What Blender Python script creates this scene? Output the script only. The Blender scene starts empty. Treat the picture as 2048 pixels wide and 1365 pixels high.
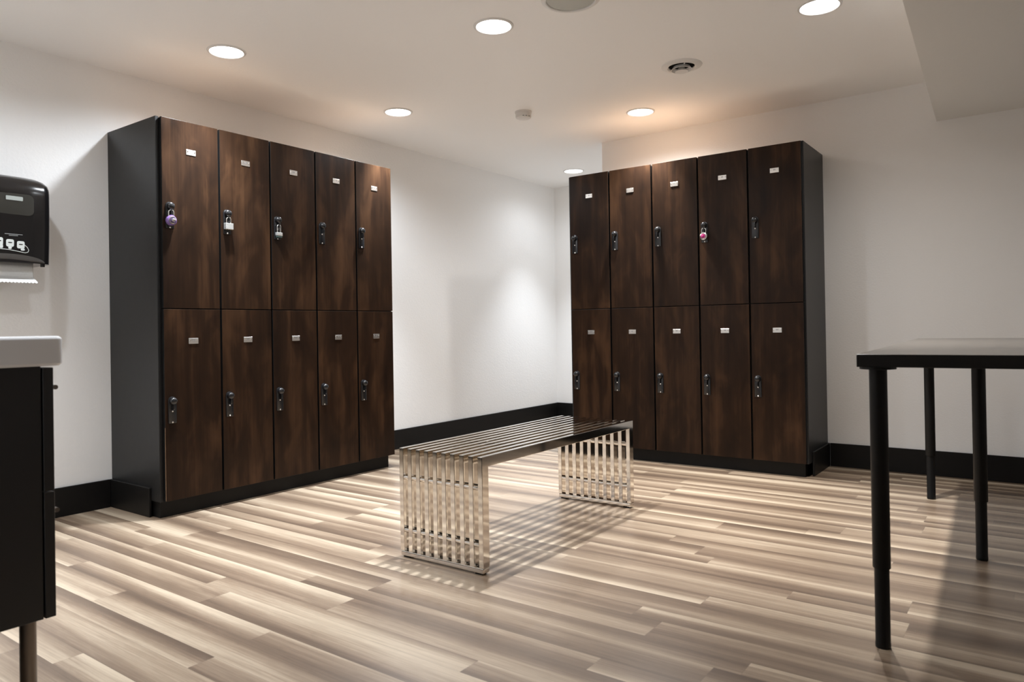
import bpy, bmesh, math, random
from mathutils import Vector, Matrix

random.seed(7)
S = bpy.context.scene
COL = S.collection

# ------------------------------------------------------------------ camera
W_PX, H_PX = 2048, 1365
F_PX, YAW, PITCH, ROLL = 1458.84, 0.6416, 0.0057, -0.0164
CX, CY, CAM_H = 996.79, 648.17, 0.8767
fw = Vector((math.cos(YAW) * math.cos(PITCH), math.sin(YAW) * math.cos(PITCH), math.sin(PITCH)))
rt = Vector((math.sin(YAW), -math.cos(YAW), 0.0))
up = rt.cross(fw)
c_, s_ = math.cos(ROLL), math.sin(ROLL)
rt, up = rt * c_ + up * s_, up * c_ - rt * s_
cam = bpy.data.cameras.new('camera')
cam_o = bpy.data.objects.new('camera', cam)
COL.objects.link(cam_o)
M = Matrix.Identity(4)
for i in range(3):
    M[i][0], M[i][1], M[i][2] = rt[i], up[i], -fw[i]
M[0][3], M[1][3], M[2][3] = 0.0, 0.0, CAM_H
cam_o.matrix_world = M
cam.sensor_fit = 'HORIZONTAL'
cam.sensor_width = 36.0
cam.lens = F_PX / W_PX * 36.0
cam.shift_x = (W_PX / 2 - CX) / W_PX
cam.shift_y = (CY - H_PX / 2) / W_PX
cam.clip_start = 0.02
cam.dof.use_dof = True
cam.dof.focus_distance = 3.5
cam.dof.aperture_fstop = 4.5
S.camera = cam_o

# ------------------------------------------------------------------ world, exposure
wd = bpy.data.worlds.new('world')
S.world = wd
wd.use_nodes = True
wd.node_tree.nodes['Background'].inputs[0].default_value = (0.9, 0.95, 1.0, 1)
wd.node_tree.nodes['Background'].inputs[1].default_value = 0.02
S.view_settings.view_transform = 'Standard'
S.view_settings.look = 'None'
S.view_settings.gamma = 1.0
S.view_settings.use_curve_mapping = False
S.view_settings.exposure = 0.70
S.cycles.use_denoising = True
S.cycles.max_bounces = 16
S.cycles.diffuse_bounces = 8
S.cycles.glossy_bounces = 14
S.cycles.caustics_reflective = True
S.cycles.blur_glossy = 1.0
S.cycles.sample_clamp_indirect = 10.0
LAMP_W, SKIRT_W = 136.0, 31.0
LAMP_COLOR = (0.925, 0.985, 1.05)
WARM_COLOR = (0.985, 0.975, 0.955)   # the two lamps on the right are a touch warmer

# ------------------------------------------------------------------ measurements (metres)
CEIL = 2.235
WL = 3.816            # face of the wall behind the left lockers (plane y)
WB = 4.789            # face of the wall behind the right lockers (plane x)
FAR = 6.05            # face of the far alcove wall (plane x)
RET = 2.595           # end of the back wall
VAN = 0.25            # face of the wall that carries the vanity (plane x)
SLOPE = 0.0466        # the right-hand wall, soffit and table are turned by this


def right_wall_y(x):
    return -1.85 + SLOPE * (x - 3.2)


def soffit_y(x):
    return 0.465 + SLOPE * (x - WB)


# ------------------------------------------------------------------ material helpers
def mat(name):
    m = bpy.data.materials.new(name)
    m.use_nodes = True
    nt = m.node_tree
    b = nt.nodes['Principled BSDF']
    return m, nt, b


def node(nt, t, **kw):
    n = nt.nodes.new(t)
    for k, v in kw.items():
        setattr(n, k, v)
    return n


def mth(nt, op, a, b=None, c=None):
    n = nt.nodes.new('ShaderNodeMath')
    n.operation = op
    for i, v in enumerate((a, b, c)):
        if v is None:
            continue
        if isinstance(v, (int, float)):
            n.inputs[i].default_value = v
        else:
            nt.links.new(v, n.inputs[i])
    return n.outputs[0]


def ramp(nt, fac, stops):
    n = nt.nodes.new('ShaderNodeValToRGB')
    e = n.color_ramp.elements
    while len(e) < len(stops):
        e.new(0.5)
    for el, (p, col) in zip(e, stops):
        el.position = p
        el.color = (*col, 1)
    nt.links.new(fac, n.inputs[0])
    return n.outputs[0]


def bump(nt, b, height, strength, dist):
    n = nt.nodes.new('ShaderNodeBump')
    n.inputs['Strength'].default_value = strength
    n.inputs['Distance'].default_value = dist
    nt.links.new(height, n.inputs['Height'])
    nt.links.new(n.outputs[0], b.inputs['Normal'])


def plain(name, col, rough=0.5, metal=0.0, spec=0.5, noise=0.0, scale=40.0, coat=0.0):
    m, nt, b = mat(name)
    b.inputs['Roughness'].default_value = rough
    b.inputs['Metallic'].default_value = metal
    b.inputs['Specular IOR Level'].default_value = spec
    b.inputs['Coat Weight'].default_value = coat
    if noise > 0:
        tc = node(nt, 'ShaderNodeTexCoord')
        nz = node(nt, 'ShaderNodeTexNoise')
        nz.inputs['Scale'].default_value = scale
        nz.inputs['Detail'].default_value = 4
        nt.links.new(tc.outputs['Object'], nz.inputs['Vector'])
        lo = tuple(max(0.0, v * (1 - noise)) for v in col)
        hi = tuple(min(1.0, v * (1 + noise)) for v in col)
        nt.links.new(ramp(nt, nz.outputs[0], [(0.3, lo), (0.7, hi)]), b.inputs['Base Color'])
    else:
        b.inputs['Base Color'].default_value = (*col, 1)
    return m


def paint(name, col, scale, strength, rough=0.55):
    """Textured (orange-peel) wall paint."""
    m, nt, b = mat(name)
    b.inputs['Base Color'].default_value = (*col, 1)
    b.inputs['Roughness'].default_value = rough
    b.inputs['Specular IOR Level'].default_value = 0.3
    tc = node(nt, 'ShaderNodeTexCoord')
    nz = node(nt, 'ShaderNodeTexNoise')
    nz.inputs['Scale'].default_value = scale
    nz.inputs['Detail'].default_value = 3
    nz.inputs['Roughness'].default_value = 0.55
    nt.links.new(tc.outputs['Object'], nz.inputs['Vector'])
    bump(nt, b, nz.outputs[0], strength, 0.004)
    return m


def wood_door():
    m, nt, b = mat('walnut_laminate')
    tc = node(nt, 'ShaderNodeTexCoord')
    oi = node(nt, 'ShaderNodeObjectInfo')
    sep = node(nt, 'ShaderNodeSeparateXYZ')
    nt.links.new(tc.outputs['Object'], sep.inputs[0])
    r = oi.outputs['Random']

    def tex(sx, sz, seed, scale, detail, rough, dist=0.0):
        cmb = node(nt, 'ShaderNodeCombineXYZ')
        nt.links.new(mth(nt, 'MULTIPLY', sep.outputs[0], sx), cmb.inputs[0])
        nt.links.new(mth(nt, 'MULTIPLY', r, seed), cmb.inputs[1])
        nt.links.new(mth(nt, 'MULTIPLY', sep.outputs[2], sz), cmb.inputs[2])
        n = node(nt, 'ShaderNodeTexNoise')
        n.inputs['Scale'].default_value = scale
        n.inputs['Detail'].default_value = detail
        n.inputs['Roughness'].default_value = rough
        n.inputs['Distortion'].default_value = dist
        nt.links.new(cmb.outputs[0], n.inputs['Vector'])
        return n.outputs[0]

    blot = tex(1.0, 0.35, 63.0, 9.0, 3, 0.55, 0.6)     # soft clouds along the grain
    band = tex(1.0, 0.05, 151.0, 16.0, 2, 0.5)         # broad vertical bands
    grain = tex(1.0, 0.035, 211.0, 110.0, 4, 0.6)      # fine grain
    v = mth(nt, 'ADD', mth(nt, 'MULTIPLY', blot, 0.5), mth(nt, 'MULTIPLY', band, 0.38))
    v = mth(nt, 'ADD', v, mth(nt, 'MULTIPLY', grain, 0.16))
    colr = ramp(nt, v, [(0.34, (0.0085, 0.0045, 0.0029)), (0.52, (0.0220, 0.0106, 0.0055)), (0.68, (0.056, 0.0270, 0.0130))])
    nt.links.new(colr, b.inputs['Base Color'])
    b.inputs['Roughness'].default_value = 0.36
    b.inputs['Specular IOR Level'].default_value = 0.14
    bump(nt, b, grain, 0.05, 0.001)
    return m


def floor_mat():
    m, nt, b = mat('strip_oak_laminate')
    PW, PL = 0.0975, 1.15
    tc = node(nt, 'ShaderNodeTexCoord')
    sep = node(nt, 'ShaderNodeSeparateXYZ')
    nt.links.new(tc.outputs['Object'], sep.inputs[0])
    X, Y = sep.outputs[0], sep.outputs[1]
    # boards carry one wide and one narrow strip
    u = mth(nt, 'DIVIDE', mth(nt, 'SUBTRACT', X, 1.31), PW * 2)
    fb = mth(nt, 'FRACT', u)
    narrow = mth(nt, 'GREATER_THAN', fb, 0.60)
    row = mth(nt, 'ADD', mth(nt, 'MULTIPLY', mth(nt, 'FLOOR', u), 2.0), narrow)
    fu = mth(nt, 'ADD', mth(nt, 'MULTIPLY', mth(nt, 'SUBTRACT', 1.0, narrow), mth(nt, 'DIVIDE', fb, 0.60)),
             mth(nt, 'MULTIPLY', narrow, mth(nt, 'DIVIDE', mth(nt, 'SUBTRACT', fb, 0.60), 0.40)))

    def white(a, bb=None):
        n = node(nt, 'ShaderNodeTexWhiteNoise', noise_dimensions='2D')
        cmb = node(nt, 'ShaderNodeCombineXYZ')
        nt.links.new(a, cmb.inputs[0])
        if bb is not None:
            nt.links.new(bb, cmb.inputs[1])
        nt.links.new(cmb.outputs[0], n.inputs['Vector'])
        return n.outputs['Value'], n.outputs['Color']
    rv, _ = white(mth(nt, 'ADD', row, 40.5))
    v = mth(nt, 'DIVIDE', mth(nt, 'ADD', Y, mth(nt, 'MULTIPLY', rv, 7.0)), PL)
    colm = mth(nt, 'FLOOR', v)
    fv = mth(nt, 'FRACT', v)
    idv, idc = white(mth(nt, 'ADD', row, 91.5), mth(nt, 'ADD', colm, 13.5))
    sc = node(nt, 'ShaderNodeSeparateColor')
    nt.links.new(idc, sc.inputs[0])
    r1, r2, r3 = sc.outputs[0], sc.outputs[1], sc.outputs[2]

    def tex(sx, sy, seed, detail, rough, dist=0.0):
        cmb = node(nt, 'ShaderNodeCombineXYZ')
        nt.links.new(mth(nt, 'ADD', mth(nt, 'MULTIPLY', X, sx), mth(nt, 'MULTIPLY', r1, seed)), cmb.inputs[0])
        nt.links.new(mth(nt, 'ADD', mth(nt, 'MULTIPLY', Y, sy), mth(nt, 'MULTIPLY', r2, seed * 1.7)), cmb.inputs[1])
        n = node(nt, 'ShaderNodeTexNoise', noise_dimensions='2D')
        n.inputs['Scale'].default_value = 1.0
        n.inputs['Detail'].default_value = detail
        n.inputs['Roughness'].default_value = rough
        n.inputs['Distortion'].default_value = dist
        nt.links.new(cmb.outputs[0], n.inputs['Vector'])
        return n.outputs[0]
    streak = tex(15.0, 0.7, 57.0, 2, 0.5, 0.3)
    fine = tex(190.0, 3.0, 91.0, 3, 0.6)
    fig = tex(60.0, 9.0, 33.0, 2, 0.5, 1.2)
    # tone that drifts across each strip, one way or the other
    sgn = mth(nt, 'SUBTRACT', mth(nt, 'MULTIPLY', mth(nt, 'GREATER_THAN', r3, 0.35), 2.0), 1.0)
    drift = mth(nt, 'MULTIPLY', mth(nt, 'SUBTRACT', fu, 0.5), sgn)
    amp = mth(nt, 'MULTIPLY_ADD', r2, 0.50, 0.38)
    t = mth(nt, 'MULTIPLY', drift, amp)
    t = mth(nt, 'ADD', t, mth(nt, 'MULTIPLY', mth(nt, 'SUBTRACT', streak, 0.5), 0.85))
    t = mth(nt, 'ADD', t, mth(nt, 'MULTIPLY', mth(nt, 'SUBTRACT', fine, 0.5), 0.42))
    t = mth(nt, 'ADD', t, mth(nt, 'MULTIPLY', mth(nt, 'SUBTRACT', fig, 0.5), 0.13))
    t = mth(nt, 'ADD', t, mth(nt, 'MULTIPLY', mth(nt, 'SUBTRACT', idv, 0.5), 0.30))
    t = mth(nt, 'ADD', t, 0.5)
    colr = ramp(nt, t, [(0.06, (0.135, 0.091, 0.062)), (0.35, (0.220, 0.153, 0.104)),
                        (0.60, (0.340, 0.252, 0.176)), (0.95, (0.590, 0.478, 0.352))])
    # fine joint lines
    e1 = mth(nt, 'LESS_THAN', mth(nt, 'MINIMUM', fu, mth(nt, 'SUBTRACT', 1.0, fu)), 0.006)
    e2 = mth(nt, 'LESS_THAN', fv, 0.0012)
    edge = mth(nt, 'MULTIPLY', mth(nt, 'MAXIMUM', e1, e2), 0.35)
    mx = node(nt, 'ShaderNodeMix', data_type='RGBA')
    nt.links.new(edge, mx.inputs['Factor'])
    nt.links.new(colr, mx.inputs['A'])
    mx.inputs['B'].default_value = (0.12, 0.09, 0.07, 1)
    nt.links.new(mx.outputs['Result'], b.inputs['Base Color'])
    b.inputs['Roughness'].default_value = 0.36
    b.inputs['Specular IOR Level'].default_value = 0.5
    b.inputs['Coat Weight'].default_value = 0.5
    b.inputs['Coat Roughness'].default_value = 0.28
    bump(nt, b, fine, 0.05, 0.001)
    return m


def chrome_mat():
    m, nt, b = mat('polished_steel')
    b.inputs['Base Color'].default_value = (0.78, 0.745, 0.695, 1)
    b.inputs['Metallic'].default_value = 1.0
    b.inputs['Roughness'].default_value = 0.07
    tc = node(nt, 'ShaderNodeTexCoord')
    nz = node(nt, 'ShaderNodeTexNoise')
    nz.inputs['Scale'].default_value = 14.0
    nz.inputs['Detail'].default_value = 1
    nt.links.new(tc.outputs['Object'], nz.inputs['Vector'])
    bump(nt, b, nz.outputs[0], 0.006, 0.01)
    return m


def glow(name, col, strength):
    m = bpy.data.materials.new(name)
    m.use_nodes = True
    nt = m.node_tree
    nt.nodes.clear()
    o = nt.nodes.new('ShaderNodeOutputMaterial')
    e = nt.nodes.new('ShaderNodeEmission')
    e.inputs[0].default_value = (*col, 1)
    e.inputs[1].default_value = strength
    nt.links.new(e.outputs[0], o.inputs[0])
    return m


MAT = dict(
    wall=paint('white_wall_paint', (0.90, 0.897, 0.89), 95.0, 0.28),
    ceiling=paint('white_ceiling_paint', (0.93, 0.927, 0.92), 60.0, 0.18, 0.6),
    soffit=paint('white_paint_soffit_shade', (0.78, 0.775, 0.755), 80.0, 0.18, 0.6),  # same white paint as the walls, darkened to carry the soffit's shade
    floor=floor_mat(),
    base=plain('black_vinyl_base', (0.0075, 0.007, 0.0068), 0.42, spec=0.2),
    wood=wood_door(),
    black=plain('black_laminate', (0.0125, 0.0125, 0.013), 0.38, spec=0.38, noise=0.12, scale=30),
    edge=plain('black_edge_band', (0.006, 0.006, 0.006), 0.4, spec=0.4),
    carcass=plain('dark_carcass', (0.008, 0.007, 0.007), 0.6, spec=0.3),
    board=plain('raw_particle_board', (0.26, 0.165, 0.098), 0.6, spec=0.3, noise=0.15, scale=60),
    chrome=chrome_mat(),
    steel=plain('brushed_plate', (0.78, 0.76, 0.73), 0.34, metal=1.0),
    rivet=plain('bright_rivet', (0.92, 0.91, 0.9), 0.18, metal=1.0),
    mark=plain('engraved_mark', (0.40, 0.39, 0.38), 0.5, metal=0.8),
    hasp=plain('black_hasp_plastic', (0.011, 0.011, 0.012), 0.26, spec=0.6),
    lockchrome=plain('padlock_steel', (0.82, 0.81, 0.80), 0.2, metal=1.0),
    lockwhite=plain('padlock_silver_shell', (0.74, 0.75, 0.74), 0.32, metal=0.75),
    lockdark=plain('padlock_dark_base', (0.03, 0.05, 0.045), 0.45, spec=0.5),
    brass=plain('padlock_rivets', (0.55, 0.47, 0.30), 0.3, metal=1.0),
    purple=plain('purple_enamel', (0.17, 0.10, 0.28), 0.25, spec=0.6, coat=0.3),
    dialdark=plain('dark_violet_dial', (0.050, 0.030, 0.085), 0.3, spec=0.6),
    pink=plain('pink_dial', (0.50, 0.035, 0.22), 0.3, spec=0.6, noise=0.5, scale=160),
    foot=plain('black_rubber', (0.008, 0.008, 0.008), 0.7),
    tabletop=plain('dark_table_foil_sheen', (0.10, 0.087, 0.074), 0.24, spec=0.6, noise=0.1, scale=25, coat=0.3),  # dark foil, base colour lifted to carry the wall's pale reflection
    tableedge=plain('table_edge_band', (0.008, 0.008, 0.0085), 0.4, spec=0.4),
    tableleg=plain('black_powder_coat', (0.006, 0.006, 0.006), 0.42, spec=0.25),
    ceramic=plain('white_ceramic', (0.62, 0.62, 0.63), 0.10, spec=0.6, coat=0.5),
    vanity=plain('black_brown_cabinet', (0.009, 0.0085, 0.009), 0.36, spec=0.45),
    vanleg=plain('dark_bronze_leg', (0.16, 0.135, 0.115), 0.32, metal=0.9),
    disp=plain('smoked_black_plastic', (0.007, 0.0065, 0.007), 0.2, spec=0.5, coat=0.25),
    dispwin=plain('smoked_grey_window', (0.034, 0.033, 0.028), 0.3, spec=0.5),
    dispmouth=plain('dark_grey_mouth', (0.055, 0.05, 0.046), 0.45),
    badge=plain('pale_badge', (0.42, 0.46, 0.44), 0.4),
    print_=plain('white_print', (0.62, 0.66, 0.64), 0.5),
    printgrey=plain('grey_print', (0.22, 0.23, 0.23), 0.5),
    paper=plain('paper_towel', (0.80, 0.80, 0.78), 0.85, spec=0.1, noise=0.03, scale=120),
    trim=plain('white_lamp_trim', (0.74, 0.735, 0.725), 0.4),
    plastic=plain('white_device_plastic', (0.72, 0.70, 0.67), 0.45),
    grille=plain('speaker_grille', (0.50, 0.51, 0.48), 0.6),
    duct_shade=plain('duct_shade_black', (0.004, 0.004, 0.004), 0.9, spec=0.1),
    lens=glow('lamp_lens_glow', (1.0, 0.985, 0.96), 6.0),
)


# ------------------------------------------------------------------ mesh helpers
def link_bm(name, bm, mats, parent=None, smooth=False, loc=None, rotz=0.0):
    me = bpy.data.meshes.new(name)
    bmesh.ops.recalc_face_normals(bm, faces=bm.faces)
    bm.to_mesh(me)
    bm.free()
    if smooth:
        for p in me.polygons:
            p.use_smooth = True
        if hasattr(me, 'set_sharp_from_angle'):
            me.set_sharp_from_angle(angle=math.radians(38))
    for m in (mats if isinstance(mats, (list, tuple)) else [mats]):
        me.materials.append(m)
    o = bpy.data.objects.new(name, me)
    COL.objects.link(o)
    if parent is not None:
        o.parent = parent
    if loc is not None:
        o.location = loc
    o.rotation_euler[2] = rotz
    return o


def box(bm, x0, x1, y0, y1, z0, z1, bevel=0.0, seg=2, mi=0):
    r = bmesh.ops.create_cube(bm, size=1.0)
    vs = r['verts']
    for v in vs:
        v.co = Vector((x0 + (v.co.x + .5) * (x1 - x0), y0 + (v.co.y + .5) * (y1 - y0), z0 + (v.co.z + .5) * (z1 - z0)))
    fs = set(f for v in vs for f in v.link_faces)
    for f in fs:
        f.material_index = mi
    if bevel > 0:
        es = list(set(e for v in vs for e in v.link_edges))
        bmesh.ops.bevel(bm, geom=es, offset=bevel, segments=seg, profile=0.5, affect='EDGES', material=-1)


def lathe(bm, prof, n=40, mat_at=None, axis='z', org=(0, 0, 0), closed=False):
    """Revolve (r, h) pairs about an axis. axis: 'z', '-y' (towards -y) or '-x'."""
    rings = []
    for r, h in prof:
        ring = []
        if r < 1e-6:
            ring = [None]
        pts = []
        cnt = 1 if r < 1e-6 else n
        for i in range(cnt):
            a = 2 * math.pi * i / n
            p = (r * math.cos(a), r * math.sin(a), h)
            if axis == '-y':
                p = (p[0], -p[2], p[1])
            elif axis == '-x':
                p = (-p[2], p[0], p[1])
            pts.append(bm.verts.new((p[0] + org[0], p[1] + org[1], p[2] + org[2])))
        rings.append(pts)
    for k in range(len(rings) - 1):
        a, b = rings[k], rings[k + 1]
        mi = mat_at[k] if mat_at else 0
        for i in range(n):
            j = (i + 1) % n
            if len(a) == 1 and len(b) == 1:
                continue
            if len(a) == 1:
                f = bm.faces.new((a[0], b[i], b[j]))
            elif len(b) == 1:
                f = bm.faces.new((a[i], a[j], b[0]))
            else:
                f = bm.faces.new((a[i], a[j], b[j], b[i]))
            f.material_index = mi


def tube(bm, pts, r, n=10, mi=0, cap=True):
    pts = [Vector(p) for p in pts]
    rings = []
    nrm = None
    for i, p in enumerate(pts):
        if i == 0:
            t = pts[1] - p
        elif i == len(pts) - 1:
            t = p - pts[i - 1]
        else:
            t = pts[i + 1] - pts[i - 1]
        t.normalize()
        if nrm is None:
            ref = Vector((0, 0, 1)) if abs(t.z) < 0.9 else Vector((1, 0, 0))
            nrm = t.cross(ref).normalized()
        nrm = (nrm - t * nrm.dot(t)).normalized()
        bi = t.cross(nrm)
        rr = r[i] if isinstance(r, (list, tuple)) else r
        rings.append([bm.verts.new(p + (nrm * math.cos(2 * math.pi * k / n) + bi * math.sin(2 * math.pi * k / n)) * rr) for k in range(n)])
    for a, b in zip(rings, rings[1:]):
        for k in range(n):
            j = (k + 1) % n
            bm.faces.new((a[k], a[j], b[j], b[k])).material_index = mi
    if cap:
        bm.faces.new(rings[0][::-1]).material_index = mi
        bm.faces.new(rings[-1]).material_index = mi


def extrude_poly(bm, pts, vec, mi=0):
    """Closed polygon (list of 3-D points) extruded by a vector, with both caps."""
    vec = Vector(vec)
    a = [bm.verts.new(p) for p in pts]
    b = [bm.verts.new(Vector(p) + vec) for p in pts]
    n = len(pts)
    for i in range(n):
        j = (i + 1) % n
        bm.faces.new((a[i], a[j], b[j], b[i])).material_index = mi
    bm.faces.new(a[::-1]).material_index = mi
    bm.faces.new(b).material_index = mi


def rrect(cx, cz, w, h, r, n=5, top_only=False):
    """Rounded rectangle outline in (a, b) coordinates."""
    out = []
    for sx, sz, a0 in ((1, 1, 0), (-1, 1, 90), (-1, -1, 180), (1, -1, 270)):
        rr = r if (sz > 0 or not top_only) else min(r, 0.003)
        ox, oz = cx + sx * (w / 2 - rr), cz + sz * (h / 2 - rr)
        for k in range(n + 1):
            a = math.radians(a0 + 90 * k / n)
            out.append((ox + rr * math.cos(a), oz + rr * math.sin(a)))
    return out


def thing(name, label, cat, loc=(0, 0, 0), rotz=0.0, group=None):
    o = bpy.data.objects.new(name, None)
    o.empty_display_size = 0.05
    COL.objects.link(o)
    o.location = loc
    o.rotation_euler[2] = rotz
    tag(o, label, cat, group)
    return o


def tag(o, label, cat, group=None):
    o['label'] = label
    o['category'] = cat
    if group:
        o['group'] = group
    return o


def struct(name, bm, m):
    o = link_bm(name, bm, m)
    o['kind'] = 'structure'
    return o


# ------------------------------------------------------------------ the setting
T = 0.12
XR = -1.7   # rear wall
bm = bmesh.new(); box(bm, XR - T, FAR + T, -2.4, WL + T, -0.1, 0.0); struct('floor', bm, MAT['floor'])
bm = bmesh.new(); box(bm, XR - T, FAR + T, -2.4, WL + T, CEIL, CEIL + 0.1); struct('ceiling', bm, MAT['ceiling'])
bm = bmesh.new(); box(bm, VAN - T, FAR + T, WL, WL + T, 0, CEIL); struct('wall_left', bm, MAT['wall'])
bm = bmesh.new(); box(bm, WB, FAR, -2.4, RET, 0, CEIL); struct('wall_back', bm, MAT['wall'])
bm = bmesh.new(); box(bm, FAR, FAR + T, RET - 0.3, WL, 0, CEIL); struct('wall_far', bm, MAT['wall'])
bm = bmesh.new(); box(bm, VAN - T, VAN, 1.25, WL, 0, CEIL); struct('wall_vanity', bm, MAT['wall'])
bm = bmesh.new(); box(bm, XR, VAN - T, 1.25, 1.25 + T, 0, CEIL); struct('wall_entry', bm, MAT['wall'])
bm = bmesh.new(); box(bm, XR - T, XR, -2.4, 1.25 + T, 0, CEIL); struct('wall_rear', bm, MAT['wall'])
bm = bmesh.new()
extrude_poly(bm, [(XR, right_wall_y(XR), 0), (WB, right_wall_y(WB), 0), (WB, right_wall_y(WB) - T, 0), (XR, right_wall_y(XR) - T, 0)], (0, 0, CEIL))
struct('wall_right', bm, MAT['wall'])
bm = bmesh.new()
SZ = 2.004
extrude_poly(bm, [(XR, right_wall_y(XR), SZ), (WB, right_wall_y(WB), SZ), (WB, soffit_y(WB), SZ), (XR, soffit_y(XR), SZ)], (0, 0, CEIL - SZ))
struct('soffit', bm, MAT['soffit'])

# black vinyl baseboards
BH, BT = 0.1405, 0.012
L_XP, L_X0, L_W, L_Y = 1.795, 1.8091, 1.5243, 3.328      # left bank: panel face, first door edge, width, door plane
R_YP, R_Y0, R_X = 1.068, 2.5990, 4.318                   # right bank: panel face, first door edge, door plane


def baseboard(name, x0, x1, y0, y1):
    b_ = bmesh.new()
    box(b_, x0, x1, y0, y1, 0, BH, 0.002, 1)
    return struct(name, b_, MAT['base'])


baseboard('baseboard_left', VAN, L_XP - BT, WL - BT, WL)
baseboard('baseboard_left_far', L_X0 + L_W + 0.006, FAR, WL - BT, WL)
baseboard('baseboard_far', FAR - BT, FAR, RET, WL - BT)
baseboard('baseboard_alcove', WB, FAR - BT, RET, RET + BT)
baseboard('baseboard_back', WB - BT, WB, right_wall_y(WB), R_YP - BT)
baseboard('baseboard_vanity', VAN, VAN + BT, 1.25, WL - BT)

# ------------------------------------------------------------------ lockers
ZB, ZM, ZT = 0.0785, 0.9945, 1.9090
DW = L_W / 5
DOOR_T = 0.019


def door_mesh(w, h):
    """Door in local coordinates: front face at y=0, x 0..w, z 0..h; wood front, black edges."""
    b_ = bmesh.new()
    box(b_, 0, w, 0, DOOR_T, 0, h, 0.0012, 2)
    me = bpy.data.meshes.new('door')
    b_.normal_update()
    for f in b_.faces:
        f.material_index = 0 if (abs(f.normal.y) > 0.5 or f.normal.z > 0.5) else 1
    b_.to_mesh(me)
    b_.free()
    me.materials.append(MAT['wood'])
    me.materials.append(MAT['edge'])
    return me


def plate_mesh():
    """Number plate with two rivets and a faint engraved mark."""
    b_ = bmesh.new()
    box(b_, -0.025, 0.025, -0.0025, 0.0, -0.0135, 0.0135, 0.0008, 1, 0)
    for sx in (-1, 1):
        lathe(b_, [(0.0032, 0.0024), (0.0028, 0.0036), (0.0, 0.0042)], 12, [1, 1], '-y', (sx * 0.0185, 0, 0.0025))
    for k, (dx, w) in enumerate(((-0.0035, 0.005), (0.0035, 0.005))):
        box(b_, dx - w / 2, dx + w / 2, -0.0028, -0.0024, -0.001, 0.0065, 0, 1, 2)
    me = bpy.data.meshes.new('number_plate')
    b_.to_mesh(me); b_.free()
    for k in ('steel', 'rivet', 'mark'):
        me.materials.append(MAT[k])
    return me


def latch_plate_mesh():
    b_ = bmesh.new()
    pts = [(a, 0.0, b) for a, b in rrect(0, 0, 0.041, 0.127, 0.0195, 7, top_only=True)]
    extrude_poly(b_, pts, (0, -0.006, 0))
    me = bpy.data.meshes.new('latch_plate')
    bmesh.ops.recalc_face_normals(b_, faces=b_.faces)
    es = [e for e in b_.edges if all(v.co.y < -0.005 for v in e.verts)]
    bmesh.ops.bevel(b_, geom=es, offset=0.0018, segments=2, profile=0.5, affect='EDGES')
    b_.to_mesh(me); b_.free()
    for p in me.polygons:
        p.use_smooth = True
    me.set_sharp_from_angle(angle=math.radians(40))
    me.materials.append(MAT['hasp'])
    return me


def latch_knob_mesh():
    """Round turn knob with a drooping tab that carries the padlock eye."""
    b_ = bmesh.new()
    lathe(b_, [(0.0165, 0.005), (0.0175, 0.014), (0.0165, 0.022), (0.012, 0.0265), (0.0, 0.0285)], 24, None, '-y', (0, 0, 0.043))
    # tab with an eye, standing off the plate
    outer = rrect(0, 0.016, 0.013, 0.034, 0.006, 5)
    pts = [(0.0035, -0.006 - (a + 0.0065) * 1.2, b) for a, b in outer]
    extrude_poly(b_, pts, (-0.007, 0, 0))
    bmesh.ops.recalc_face_normals(b_, faces=b_.faces)
    me = bpy.data.meshes.new('latch_knob')
    b_.to_mesh(me); b_.free()
    for p in me.polygons:
        p.use_smooth = True
    me.set_sharp_from_angle(angle=math.radians(40))
    me.materials.append(MAT['hasp'])
    return me


def screw_mesh():
    b_ = bmesh.new()
    lathe(b_, [(0.0042, 0.005), (0.0040, 0.0068), (0.0028, 0.008), (0.0, 0.0086)], 14, None, '-y', (0, 0, -0.058))
    me = bpy.data.meshes.new('latch_screw')
    b_.to_mesh(me); b_.free()
    me.materials.append(MAT['rivet'])
    return me


GAP_C, GAP_R = 0.0105, 0.0048
M_DOOR = door_mesh(DW - GAP_C, ZM - ZB - GAP_R)
M_DOORT = door_mesh(DW - GAP_C, ZT - ZM - GAP_R)
M_PLATE, M_LATCH, M_KNOB, M_SCREW = plate_mesh(), latch_plate_mesh(), latch_knob_mesh(), screw_mesh()


def mesh_child(name, me, parent, loc):
    o = bpy.data.objects.new(name, me)
    COL.objects.link(o)
    o.parent = parent
    o.location = loc
    return o


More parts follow.
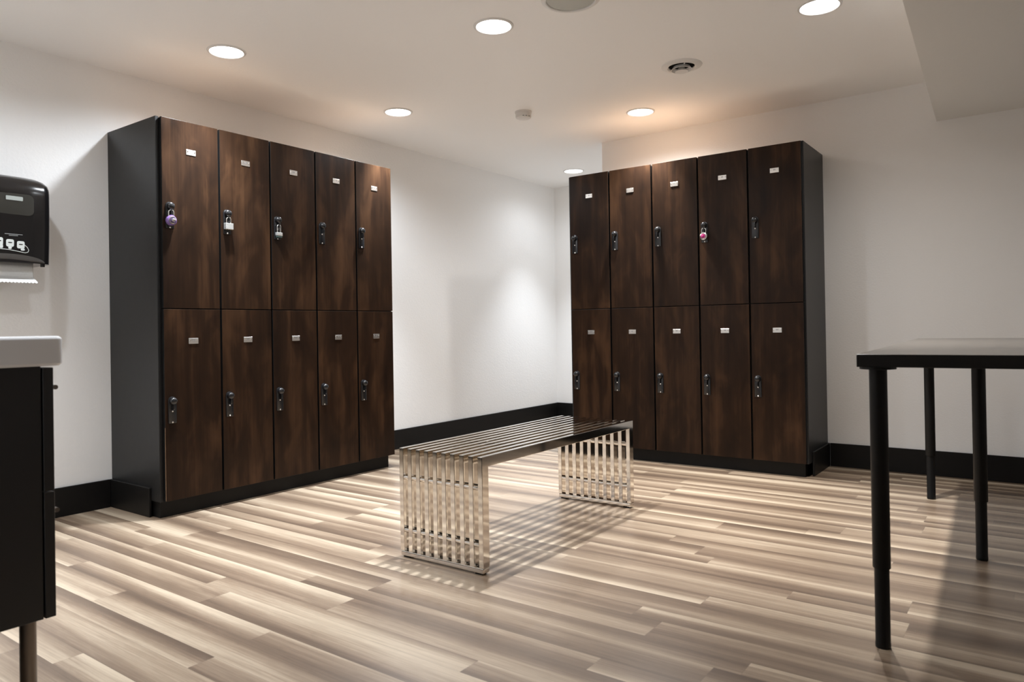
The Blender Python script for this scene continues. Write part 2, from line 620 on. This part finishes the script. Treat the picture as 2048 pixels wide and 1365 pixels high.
def locker_bank(label, loc, rotz, depth, trim_side):
    """Bank in local coordinates: x 0..L_W along the fronts, door plane y=0, body behind (+y)."""
    t = thing('locker_bank', label, 'lockers', loc, rotz)
    pl, pr = -0.0135, L_W + 0.0045
    b_ = bmesh.new()
    box(b_, pl + 0.018, pr - 0.018, DOOR_T + 0.0015, depth, ZB + 0.004, ZT - 0.006)
    link_bm('locker_body', b_, MAT['carcass'], t)
    b_ = bmesh.new()
    box(b_, pl + 0.018, pr - 0.018, DOOR_T + 0.0015, depth, ZT - 0.006, ZT - 0.0035)
    link_bm('top_board', b_, MAT['board'], t)
    b_ = bmesh.new(); box(b_, pl, pl + 0.018, DOOR_T + 0.001, depth, ZB, ZT, 0.001, 1)
    link_bm('side_panel', b_, MAT['black'], t)
    b_ = bmesh.new(); box(b_, pr - 0.018, pr, DOOR_T + 0.001, depth, ZB, ZT, 0.001, 1)
    link_bm('side_panel', b_, MAT['black'], t)
    b_ = bmesh.new(); box(b_, pl + 0.012, pr - 0.026, 0.042, depth, 0.0, ZB + 0.004)
    link_bm('toe_kick', b_, MAT['base'], t)
    b_ = bmesh.new()
    if trim_side < 0:
        box(b_, pl - BT, pl - 0.0002, 0.098, depth, 0.0, BH, 0.002, 1)
    else:
        box(b_, pr + 0.0002, pr + BT, 0.092, depth, 0.0, BH, 0.002, 1)
    link_bm('side_base_trim', b_, MAT['base'], t)
    for i in range(5):
        for tier, (z, me) in enumerate(((ZB, M_DOOR), (ZM, M_DOORT))):
            d = mesh_child('door', me, t, (i * DW + GAP_C / 2, 0.0, z + GAP_R / 2))
            h = (ZM - ZB if tier == 0 else ZT - ZM) - GAP_R
            mesh_child('number_plate', M_PLATE, d, (0.149, 0.0, (0.838 if tier == 0 else 1.759) - z - GAP_R / 2))
            lz = (0.512 if tier == 0 else 1.440) - z - GAP_R / 2
            lx = 0.035
            mesh_child('latch_plate', M_LATCH, d, (lx, 0.0, lz))
            mesh_child('latch_knob', M_KNOB, d, (lx, 0.0, lz))
            mesh_child('latch_screw', M_SCREW, d, (lx, 0.0, lz))
            mesh_child('latch_screw', M_SCREW, d, (lx, 0.0, lz + 0.052))
    return t


left_bank = locker_bank('left bank of ten dark wood lockers with black end panel, three padlocks on its doors',
                        (L_X0, L_Y, 0), 0.0, WL - L_Y - 0.001, -1)
right_bank = locker_bank('right bank of ten dark wood lockers behind the bench, one pink padlock on its doors',
                         (R_X, R_Y0, 0), -math.pi / 2, WB - R_X - 0.001, 1)


# worn front edge of the lowest left door shows its tan core
bm = bmesh.new()
box(bm, GAP_C / 2 - 0.0009, GAP_C / 2 + 0.0006, -0.0006, 0.0012, ZB + 0.006, 0.43)
chip = link_bm('chipped_edge', bm, MAT['board'], left_bank)
chip['label'] = 'thin tan worn edge'


# ------------------------------------------------------------------ padlocks
def padlock(kind, label, bank, col, dz=0.0):
    """Hangs in the eye of the upper latch of column col; local front is -y."""
    lx = col * DW + GAP_C / 2 + 0.035
    p = bank.matrix_basis @ Vector((lx, -0.0165, 1.440 + dz))
    t = thing('padlock', label, 'padlock', p, bank.rotation_euler[2], 'padlocks on the locker latches')

    def shackle(w, zb, zt, r):
        b_ = bmesh.new()
        pts = [(-w, 0, zb), (-w, 0, zt - w)]
        for k in range(1, 12):
            a = math.pi - math.pi * k / 12
            pts.append((w * math.cos(a), 0, zt - w + w * math.sin(a)))
        pts += [(w, 0, zt - w), (w, 0, zb)]
        tube(b_, pts, r, 10)
        link_bm('shackle', b_, MAT['lockchrome'], t, True)

    if kind in ('purple', 'pink'):
        shackle(0.0125, -0.012, 0.024, 0.0034)
        b_ = bmesh.new()
        lathe(b_, [(0.0, -0.011), (0.022, -0.011), (0.0245, -0.008), (0.0245, 0.006), (0.022, 0.010), (0.018, 0.011), (0.0, 0.011)], 32, None, '-y', (0, 0, -0.026))
        link_bm('lock_body', b_, MAT['purple'] if kind == 'purple' else MAT['lockchrome'], t, True)
        b_ = bmesh.new()
        lathe(b_, [(0.0185, 0.0105), (0.0185, 0.0135), (0.0145, 0.0148), (0.0145, 0.0148), (0.0, 0.0145)], 36, [0, 0, 0, 1], '-y', (0, 0, -0.026))
        for k in range(20):   # ticks around the dial
            a = 2 * math.pi * k / 20
            r0, r1 = 0.0112, 0.0136
            d = Vector((math.cos(a), 0, math.sin(a)))
            n_ = Vector((-math.sin(a), 0, math.cos(a))) * 0.0004
            o_ = Vector((0, -0.0147, -0.026))
            q = [b_.verts.new(o_ + d * r0 - n_), b_.verts.new(o_ + d * r1 - n_), b_.verts.new(o_ + d * r1 + n_), b_.verts.new(o_ + d * r0 + n_)]
            b_.faces.new(q).material_index = 2
        link_bm('dial', b_, [MAT['lockchrome'], MAT['dialdark'] if kind == 'purple' else MAT['pink'], MAT['print_']], t, True)
        b_ = bmesh.new()
        lathe(b_, [(0.0085, 0.0145), (0.0085, 0.019), (0.0072, 0.0235), (0.005, 0.0248), (0.0, 0.025)], 24, None, '-y', (0, 0, -0.026))
        link_bm('dial_knob', b_, MAT['lockchrome'] if kind == 'purple' else MAT['pink'], t, True)
    elif kind == 'silver':
        shackle(0.0115, -0.010, 0.022, 0.0036)
        b_ = bmesh.new()
        for k in range(5):
            z1 = -0.008 - k * 0.0062
            box(b_, -0.0215, 0.0215, -0.0105, 0.0105, z1 - 0.0060, z1, 0.0012, 1)
        link_bm('lock_body', b_, MAT['lockwhite'], t)
        b_ = bmesh.new()
        for sx in (-0.0165, -0.0055, 0.0055, 0.0165):
            lathe(b_, [(0.0, -0.0425), (0.003, -0.042), (0.0034, -0.039)], 12, None, 'z', (sx, -0.0055, 0))
        link_bm('lock_rivets', b_, MAT['brass'], t, True)
    else:
        shackle(0.0105, -0.030, 0.016, 0.0030)
        b_ = bmesh.new()
        box(b_, -0.0175, 0.0175, -0.009, 0.009, -0.044, -0.026, 0.0022, 2)
        link_bm('lock_body', b_, MAT['lockwhite'], t)
        b_ = bmesh.new()
        box(b_, -0.0155, 0.0155, -0.0085, 0.0085, -0.054, -0.0438, 0.002, 2)
        link_bm('lock_base', b_, MAT['lockdark'], t)
    return t


padlock('purple', 'purple round combination padlock with chrome dial knob', left_bank, 0)
padlock('silver', 'chunky silver laminated padlock hanging on the left locker bank', left_bank, 1)
padlock('white', 'slim padlock with long shackle and pale body over dark base', left_bank, 2)
padlock('pink', 'round chrome padlock with pink dial on the right locker bank', right_bank, 3)


# ------------------------------------------------------------------ slatted bench
def bench():
    BX0, BX1, BY0, BY1, BZ = 2.028, 3.212, 1.598, 2.004, 0.4195
    FOOT = 0.005
    t = thing('bench', 'polished chrome slatted bench with open ends in the middle of the floor', 'bench', (BX0, BY0, 0))
    L, Wd = BX1 - BX0, BY1 - BY0
    n, bw, rd = 10, 0.0202, 0.037
    pitch = (Wd - bw) / (n - 1)
    for k in range(n):
        y0 = k * pitch
        b_ = bmesh.new()
        ro = 0.006
        out = [(0, FOOT + 0.02), (0, BZ), (L, BZ), (L, FOOT + 0.02), (L - rd, FOOT + 0.02), (L - rd, BZ - rd), (rd, BZ - rd), (rd, FOOT + 0.02)]
        # one continuous upside-down U of rectangular tube
        vs_a = [b_.verts.new((x, y0, z)) for x, z in out]
        vs_b = [b_.verts.new((x, y0 + bw, z)) for x, z in out]
        quads = [(0, 1, 6, 7), (1, 2, 5, 6), (2, 3, 4, 5)]
        for q in quads:
            b_.faces.new([vs_a[i] for i in q])
            b_.faces.new([vs_b[i] for i in reversed(q)])
        for i in range(8):
            j = (i + 1) % 8
            b_.faces.new((vs_a[i], vs_a[j], vs_b[j], vs_b[i]))
        bmesh.ops.recalc_face_normals(b_, faces=b_.faces)
        es = [e for e in b_.edges if len(e.link_faces) == 2 and e.calc_face_angle(0) > 0.5]
        bmesh.ops.bevel(b_, geom=es, offset=0.0014, segments=2, profile=0.5, affect='EDGES')
        link_bm('slat', b_, MAT['chrome'], t)
    for x0 in (0.0, L - rd):
        b_ = bmesh.new()
        box(b_, x0, x0 + rd, 0.0, Wd, FOOT, FOOT + 0.0205, 0.0055, 4)
        link_bm('foot_rail', b_, MAT['chrome'], t)
        for zc in (0.307, 0.105):
            b_ = bmesh.new()
            box(b_, x0 + 0.0012, x0 + rd - 0.0012, bw * 0.5, Wd - bw * 0.5, zc - 0.009, zc + 0.009, 0.0078, 4)
            link_bm('end_crossbar', b_, MAT['chrome'], t)
        for yy in (0.012, Wd - 0.042):
            b_ = bmesh.new()
            box(b_, x0 + 0.005, x0 + rd - 0.005, yy, yy + 0.03, 0.0, FOOT + 0.001)
            link_bm('foot_pad', b_, MAT['foot'], t)
    for fx in (0.333, 0.667):
        b_ = bmesh.new()
        box(b_, L * fx - 0.009, L * fx + 0.009, bw * 0.5, Wd - bw * 0.5, BZ - 0.034, BZ - 0.016, 0.001, 1)
        link_bm('seat_crossbar', b_, MAT['chrome'], t)
    return t


bench()


# ------------------------------------------------------------------ table
def table():
    TZ, TH = 0.790, 0.034
    LX, LY = 2.045, 0.60
    rot = math.atan(0.0490)
    t = thing('table', 'long black-topped table on thin round legs against the right side', 'table', (2.150, 0.405, 0), rot)
    # local: x along the long left edge, y negative towards the right wall
    b_ = bmesh.new()
    box(b_, 0, LX, -LY, 0, TZ - TH, TZ, 0.0012, 2)
    b_.normal_update()
    for f in b_.faces:
        f.material_index = 0 if f.normal.z > 0.5 else 1
    link_bm('table_top', b_, [MAT['tabletop'], MAT['tableedge']], t)
    for lx, ly in ((0.038, -0.047), (LX - 0.045, -0.047), (1.030, -0.262), (0.038, -LY + 0.047), (LX - 0.045, -LY + 0.047)):
        b_ = bmesh.new()
        lathe(b_, [(0.0, 0.214), (0.0216, 0.214), (0.0222, 0.216), (0.0222, 0.7475), (0.045, 0.7495), (0.045, TZ - TH), (0.0, TZ - TH)], 32, None, 'z', (lx, ly, 0))
        leg = link_bm('leg', b_, MAT['tableleg'], t, True)
        b_ = bmesh.new()
        lathe(b_, [(0.0, 0.0), (0.0185, 0.0), (0.0192, 0.002), (0.0192, 0.012), (0.0186, 0.0135), (0.0186, 0.225), (0.0, 0.225)], 28, None, 'z', (lx, ly, 0))
        link_bm('leg_extension', b_, MAT['tableleg'], leg, True)
    return t


table()


# ------------------------------------------------------------------ vanity, basin
def vanity():
    X0, X1 = VAN + BT + 0.001, 0.738
    Y0, Y1 = 1.845, 2.645
    Z0, Z1 = 0.226, 0.806
    t = thing('vanity_cabinet', 'black-brown two-drawer washstand cabinet under the white basin, at left edge', 'cabinet', (0, 0, 0))
    b_ = bmesh.new()
    box(b_, X0, X1 - 0.026, Y0, Y1, Z0, Z1, 0.001, 1)
    link_bm('cabinet_body', b_, MAT['vanity'], t)
    zm = (Z0 + Z1) / 2
    for z0, z1 in ((Z0, zm - 0.0015), (zm + 0.0015, Z1 - 0.004)):
        b_ = bmesh.new()
        box(b_, X1 - 0.0225, X1, Y0 - 0.001, Y1 + 0.001, z0, z1, 0.001, 1)
        d = link_bm('drawer_front', b_, MAT['vanity'], t)
        b_ = bmesh.new()
        hz = z1 - 0.047
        tube(b_, [(X1 - 0.002, Y0 + 0.03, hz), (X1 + 0.012, Y0 + 0.03, hz)], 0.004, 10)
        tube(b_, [(X1 - 0.002, Y1 - 0.05, hz), (X1 + 0.012, Y1 - 0.05, hz)], 0.004, 10)
        tube(b_, [(X1 + 0.010, Y0 + 0.012, hz), (X1 + 0.010, Y1 - 0.03, hz)], 0.0055, 12)
        link_bm('drawer_handle', b_, MAT['vanleg'], d, True)
    for lx, ly in ((0.698, 1.897), (0.698, 2.595), (0.315, 1.897), (0.315, 2.595)):
        b_ = bmesh.new()
        lathe(b_, [(0.0, 0.0), (0.0165, 0.0), (0.0172, 0.002), (0.0172, Z0 + 0.0005), (0.0, Z0 + 0.0005)], 28, None, 'z', (lx, ly, 0))
        link_bm('leg', b_, MAT['vanleg'], t, True)
    return t


vanity()


def basin():
    X0, X1, Y0, Y1 = VAN + 0.001, 0.755, 1.824, 2.666
    Z0, Z1 = 0.8065, 0.8755
    t = thing('sink_basin', 'white ceramic wash basin with rounded rim on the black cabinet', 'sink', (0, 0, 0))
    b_ = bmesh.new()
    # rings: outside bottom, outside top, rim inner, bowl floor
    def ring(x0, x1, y0, y1, z, r):
        return [b_.verts.new((a, b, z)) for a, b in rrect((x0 + x1) / 2, (y0 + y1) / 2, x1 - x0, y1 - y0, r, 6)]
    rs = [ring(X0 + .004, X1 - .006, Y0 + .006, Y1 - .006, Z0, .014), ring(X0, X1 - .001, Y0 + .001, Y1 - .001, Z0 + .006, .015)]
    for k in range(7):
        a = math.pi / 2 * k / 6
        o = 0.009 * (1 - math.cos(a))
        rs.append(ring(X0, X1 - o, Y0 + o, Y1 - o, Z1 - 0.009 + 0.009 * math.sin(a), .016))
    rs.append(ring(X0 + .13, X1 - .030, Y0 + .035, Y1 - .035, Z1, .05))
    rs.append(ring(X0 + .135, X1 - .036, Y0 + .042, Y1 - .042, Z1 - .006, .05))
    rs.append(ring(X0 + .16, X1 - .06, Y0 + .09, Y1 - .09, Z1 - .056, .06))
    for a, b2 in zip(rs, rs[1:]):
        n = len(a)
        for i in range(n):
            j = (i + 1) % n
            b_.faces.new((a[i], a[j], b2[j], b2[i]))
    b_.faces.new(rs[0][::-1]); b_.faces.new(rs[-1])
    link_bm('basin_bowl', b_, MAT['ceramic'], t, True)
    # tap at the back of the basin (out of the picture, completes the basin)
    b_ = bmesh.new()
    ym = (Y0 + Y1) / 2
    lathe(b_, [(0.0, 0), (0.024, 0), (0.024, 0.006), (0.019, 0.01), (0.019, 0.10), (0.0, 0.102)], 24, None, 'z', (X0 + 0.065, ym, Z1))
    tube(b_, [(X0 + 0.065, ym, Z1 + 0.08), (X0 + 0.12, ym, Z1 + 0.095), (X0 + 0.17, ym, Z1 + 0.09), (X0 + 0.18, ym, Z1 + 0.075)], 0.010, 12)
    link_bm('tap', b_, MAT['lockchrome'], t, True)


basin()


# ------------------------------------------------------------------ paper towel dispenser
def dispenser():
    XC, ZB_, ZT_ = 1.262, 1.199, 1.590
    HW = 0.187
    t = thing('paper_towel_dispenser', 'glossy black paper towel dispenser on the wall left of the lockers', 'dispenser', (XC, WL - 0.0005, ZB_))
    H = ZT_ - ZB_

    def half(z):     # half width
        f = z / H
        if f > 0.88:
            q = (f - 0.88) / 0.12
            return HW * (1 - 0.005) - 0.052 * (1 - math.sqrt(max(0, 1 - q * q)))
        return HW - 0.004 * (0.4 - f) ** 2

    def dep(z):
        f = z / H
        if f > 0.80:
            q = (f - 0.80) / 0.20
            return 0.125 + 0.090 * math.sqrt(max(0.0, 1 - q * q * 0.99))
        return 0.215 - 0.012 * ((0.80 - f) / 0.80) ** 2
    b_ = bmesh.new()
    rings = []
    N = 22
    zs = [H * k / N for k in range(N)] + [H * (1 - 0.012), H]
    for z in zs:
        w, d = half(z), dep(z)
        r = 0.045
        pts = [(-w, 0.0), (w, 0.0)]
        for k in range(9):
            a = math.radians(0 - 90 * k / 8)
            pts.append((w - r + r * math.cos(a), -d + r + r * math.sin(a)))
        # slightly bowed front
        for k in range(1, 10):
            x = (w - r) * (1 - 2 * k / 10)
            pts.append((x, -d - 0.010 * (1 - (x / w) ** 2)))
        for k in range(9):
            a = math.radians(-90 - 90 * k / 8)
            pts.append((-w + r + r * math.cos(a), -d + r + r * math.sin(a)))
        rings.append([b_.verts.new((x, y, z)) for x, y in pts])
    for a, c in zip(rings, rings[1:]):
        n = len(a)
        for i in range(n):
            j = (i + 1) % n
            b_.faces.new((a[i], a[j], c[j], c[i]))
    b_.faces.new(rings[0][::-1]); b_.faces.new(rings[-1])
    link_bm('cover', b_, MAT['disp'], t, True)

    def front(x, z, off=0.0008):
        w, d = half(z), dep(z)
        r = 0.045
        if abs(x) <= w - r:
            y = -d - 0.010 * (1 - (x / w) ** 2) if abs(x) < (w - r) else -d
        else:
            q = min(1.0, (abs(x) - (w - r)) / r)
            y = -d + r - r * math.sqrt(1 - q * q)
        return Vector((x, y - off, z))

    def patch(name, outline, m, off, parent=t, thick=0.0012):
        """A thin raised shape that follows the front; outline in (x, z), star-shaped about its centre."""
        bb = bmesh.new()
        cx = sum(p[0] for p in outline) / len(outline)
        cz = sum(p[1] for p in outline) / len(outline)
        K = 6
        prev = None
        c = bb.verts.new(front(cx, cz, off + thick))
        for k in range(1, K + 1):
            f = k / K
            ringv = [bb.verts.new(front(cx + (x - cx) * f, cz + (z - cz) * f, off + thick)) for x, z in outline]
            n = len(ringv)
            for i in range(n):
                j = (i + 1) % n
                if prev is None:
                    bb.faces.new((c, ringv[i], ringv[j]))
                else:
                    bb.faces.new((prev[i], prev[j], ringv[j], ringv[i]))
            prev = ringv
        low = [bb.verts.new(front(x, z, -0.002)) for x, z in outline]
        for i in range(len(low)):
            j = (i + 1) % len(low)
            bb.faces.new((prev[i], prev[j], low[j], low[i]))
        return link_bm(name, bb, m, parent, True)

    win = patch('window', rrect(-0.020, 0.255, 0.25, 0.092, 0.022, 6), MAT['dispwin'], 0.0016)
    patch('badge', rrect(0.027, 0.279, 0.066, 0.018, 0.003, 3), MAT['badge'], 0.0036, win)
    # instruction pictograms: three boxes with a towel or hand below, joined by a loop line
    lab = None
    for k, (px, pz, w, h) in enumerate(((-0.031, 0.088, 0.030, 0.034), (0.011, 0.083, 0.030, 0.032), (0.053, 0.078, 0.030, 0.032))):
        lab = patch('pictogram', rrect(px, pz, w, h, 0.007, 4), MAT['print_'], 0.0006)
        patch('pictogram_slot', rrect(px, pz + 0.002, w * 0.5, 0.0035, 0.0015, 2), MAT['disp'], 0.0022, lab, 0.0004)
        patch('pictogram_hand', rrect(px + (0.006, 0.0, 0.008)[k], pz - h / 2 - 0.004, (0.018, 0.013, 0.016)[k], (0.016, 0.012, 0.009)[k], 0.004, 3), MAT['print_'], 0.0006, lab)
    bb = bmesh.new()
    loop = [(-0.06, 0.056), (-0.03, 0.057), (0.0, 0.056), (0.04, 0.054), (0.08, 0.048), (0.105, 0.044), (0.116, 0.048), (0.119, 0.057), (0.113, 0.069), (0.100, 0.080)]
    tube(bb, [front(x - 0.034, z, 0.0012) for x, z in loop], 0.0013, 6)
    link_bm('loop_line', bb, MAT['print_'], t, True)
    for z, x0, x1 in ((0.122, -0.010, 0.060), (0.1165, 0.006, 0.042)):
        patch('caption_line', rrect((x0 + x1) / 2, z, x1 - x0, 0.003, 0.001, 2), MAT['printgrey'], 0.0006)
    # arched dark grey mouth at the bottom
    arch = [(-0.155, 0.003), (0.155, 0.003)] + [(0.155 * math.cos(math.pi * k / 16), 0.003 + 0.034 * math.sin(math.pi * k / 16)) for k in range(1, 16)]
    patch('paper_mouth', arch, MAT['dispmouth'], 0.0004)
    bb = bmesh.new()
    box(bb, 0.148, 0.160, -0.190, -0.170, -0.012, 0.004, 0.001, 1)
    link_bm('hinge_tab', bb, MAT['disp'], t)

    # the towel: a thing of its own that hangs out of the mouth
    pt = thing('paper_towel', 'white paper towel sheet with a torn edge hanging below the black dispenser', 'paper towel', (XC, WL - 0.0005, ZB_))
    bb = bmesh.new()
    prof = [(-0.150, -0.0008), (-0.150, -0.020), (-0.151, -0.045), (-0.154, -0.058), (-0.164, -0.066), (-0.182, -0.074), (-0.199, -0.084)]
    NX = 72
    half_w = 0.127
    grid = []
    for r_, (y, z) in enumerate(prof):
        rowv = []
        for i in range(NX + 1):
            x = -half_w + 2 * half_w * i / NX
            zz, yy = z, y
            if r_ == len(prof) - 1:
                tri = abs((i / 4.0) % 1.0 - 0.5) * 2
                zz -= 0.0055 * (1 - tri)
                yy -= 0.006 * (1 - tri)
            rowv.append(bb.verts.new((x, yy, zz)))
        grid.append(rowv)
    for a, c in zip(grid, grid[1:]):
        for i in range(NX):
            bb.faces.new((a[i], a[i + 1], c[i + 1], c[i]))
    sheet = link_bm('towel_sheet', bb, MAT['paper'], pt, True)
    md = sheet.modifiers.new('thickness', 'SOLIDIFY')
    md.thickness = 0.0004


dispenser()


# ------------------------------------------------------------------ ceiling fixtures
def lamp(label, x, y, power=1.0, skirt=1.0, color=LAMP_COLOR):
    t = thing('ceiling_light', label, 'ceiling light', (x, y, CEIL), 0.0, 'round recessed ceiling lights')
    b_ = bmesh.new()
    lathe(b_, [(0.0765, -0.0005), (0.0775, -0.004), (0.080, -0.0062), (0.084, -0.0062), (0.089, -0.0035), (0.0905, 0.0), (0.0765, 0.0)], 56)
    link_bm('trim_ring', b_, MAT['trim'], t, True)
    b_ = bmesh.new()
    lathe(b_, [(0.0772, -0.0022), (0.050, -0.0046), (0.025, -0.0056), (0.0, -0.006)], 48)
    link_bm('lens', b_, MAT['lens'], t, True)
    # a recessed can throws a tight beam and a weak wide skirt
    for nm, watts, ang, blend in (('lamp_beam', LAMP_W * power, 76, 1.0), ('lamp_skirt', SKIRT_W * skirt, 160, 0.7)):
        l = bpy.data.lights.new(nm, 'SPOT')
        l.energy = watts
        l.color = color
        l.spot_size = math.radians(ang)
        l.spot_blend = blend
        l.shadow_soft_size = 0.028
        lo = bpy.data.objects.new(nm, l)
        COL.objects.link(lo)
        lo.parent = t
        lo.location = (0, 0, -0.036)
    return t


lamp('round ceiling light above the left end of the left lockers', 2.044, 3.139, 0.9, 0.9)
lamp('round ceiling light between the smoke detector and the left lockers, above their right end', 3.276, 3.201, 0.92, 0.85)
lamp('round ceiling light beside the big round speaker, above the bench', 2.620, 1.957, 1.0, 0.65)
lamp('large round ceiling light cut by the top edge of the photo, near the soffit', 3.335, 0.746, 1.15, 0.5, WARM_COLOR)
lamp('round ceiling light above the right lockers, just past the air vent', 4.258, 2.027, 1.12, 0.75, WARM_COLOR)
lamp('smallest, farthest ceiling light, seen over the left end of the right lockers', 5.487, 3.255, 0.55, 0.20)
lamp('round ceiling light over the paper towel dispenser, left of the picture', 1.02, 3.10, 0.55, 0.34)
lamp('round ceiling light in front of the basin, left of the picture', 0.98, 1.957, 0.5, 0.4)

# speaker
t = thing('ceiling_speaker', 'large round grey ceiling speaker grille cut by the top edge', 'speaker', (2.606, 1.546, CEIL))
b_ = bmesh.new()
lathe(b_, [(0.1005, -0.001), (0.1015, -0.007), (0.105, -0.009), (0.115, -0.0075), (0.1225, -0.002), (0.123, 0.0), (0.1005, 0.0)], 64)
link_bm('speaker_rim', b_, MAT['trim'], t, True)
b_ = bmesh.new()
lathe(b_, [(0.101, -0.003), (0.095, -0.0045), (0.05, -0.0065), (0.0, -0.007)], 56)
link_bm('speaker_grille', b_, MAT['grille'], t, True)

# round air vent
t = thing('air_vent', 'round white ceiling air vent with dark ring slots', 'vent', (3.640, 1.495, CEIL))
b_ = bmesh.new()
lathe(b_, [(0.066, -0.001), (0.067, -0.006), (0.074, -0.011), (0.090, -0.0085), (0.104, -0.003), (0.1055, 0.0), (0.066, 0.0)], 56)
link_bm('vent_flange', b_, MAT['trim'], t, True)
b_ = bmesh.new()
lathe(b_, [(0.0675, -0.0012), (0.0, -0.0012)], 40)
link_bm('vent_shade_disc', b_, MAT['duct_shade'], t)  # flat black disc, painted shade in place of an open duct
b_ = bmesh.new()
lathe(b_, [(0.040, -0.006), (0.052, -0.024), (0.0545, -0.0235), (0.0425, -0.0055)], 48)
link_bm('vent_ring', b_, MAT['trim'], t, True)
b_ = bmesh.new()
lathe(b_, [(0.014, -0.010), (0.034, -0.032), (0.0, -0.034)], 48)
link_bm('vent_cone', b_, MAT['trim'], t, True)
b_ = bmesh.new()
box(b_, -0.066, 0.066, -0.0016, 0.0016, -0.012, -0.004)
link_bm('vent_bar', b_, MAT['trim'], t, rotz=math.atan2(0.598, 0.801))

# smoke detector
t = thing('smoke_detector', 'small white smoke detector on the ceiling between the locker banks', 'smoke detector', (3.776, 2.598, CEIL))
b_ = bmesh.new()
lathe(b_, [(0.0, 0.0), (0.053, 0.0), (0.053, -0.010), (0.050, -0.012), (0.0, -0.012)], 44)
link_bm('mounting_base', b_, MAT['plastic'], t, True)
b_ = bmesh.new()
lathe(b_, [(0.049, -0.0115), (0.0495, -0.034), (0.047, -0.040), (0.040, -0.0435), (0.0, -0.045)], 44)
link_bm('detector_cap', b_, MAT['plastic'], t, True)
b_ = bmesh.new()
for a0 in (215, 236, 262):
    a = math.radians(a0)
    box(b_, 0.0455 * math.cos(a) - 0.0055, 0.0455 * math.cos(a) + 0.0055, 0.0455 * math.sin(a) - 0.0055, 0.0455 * math.sin(a) + 0.0055, -0.0385, -0.0345)
link_bm('detector_slots', b_, MAT['printgrey'], t)
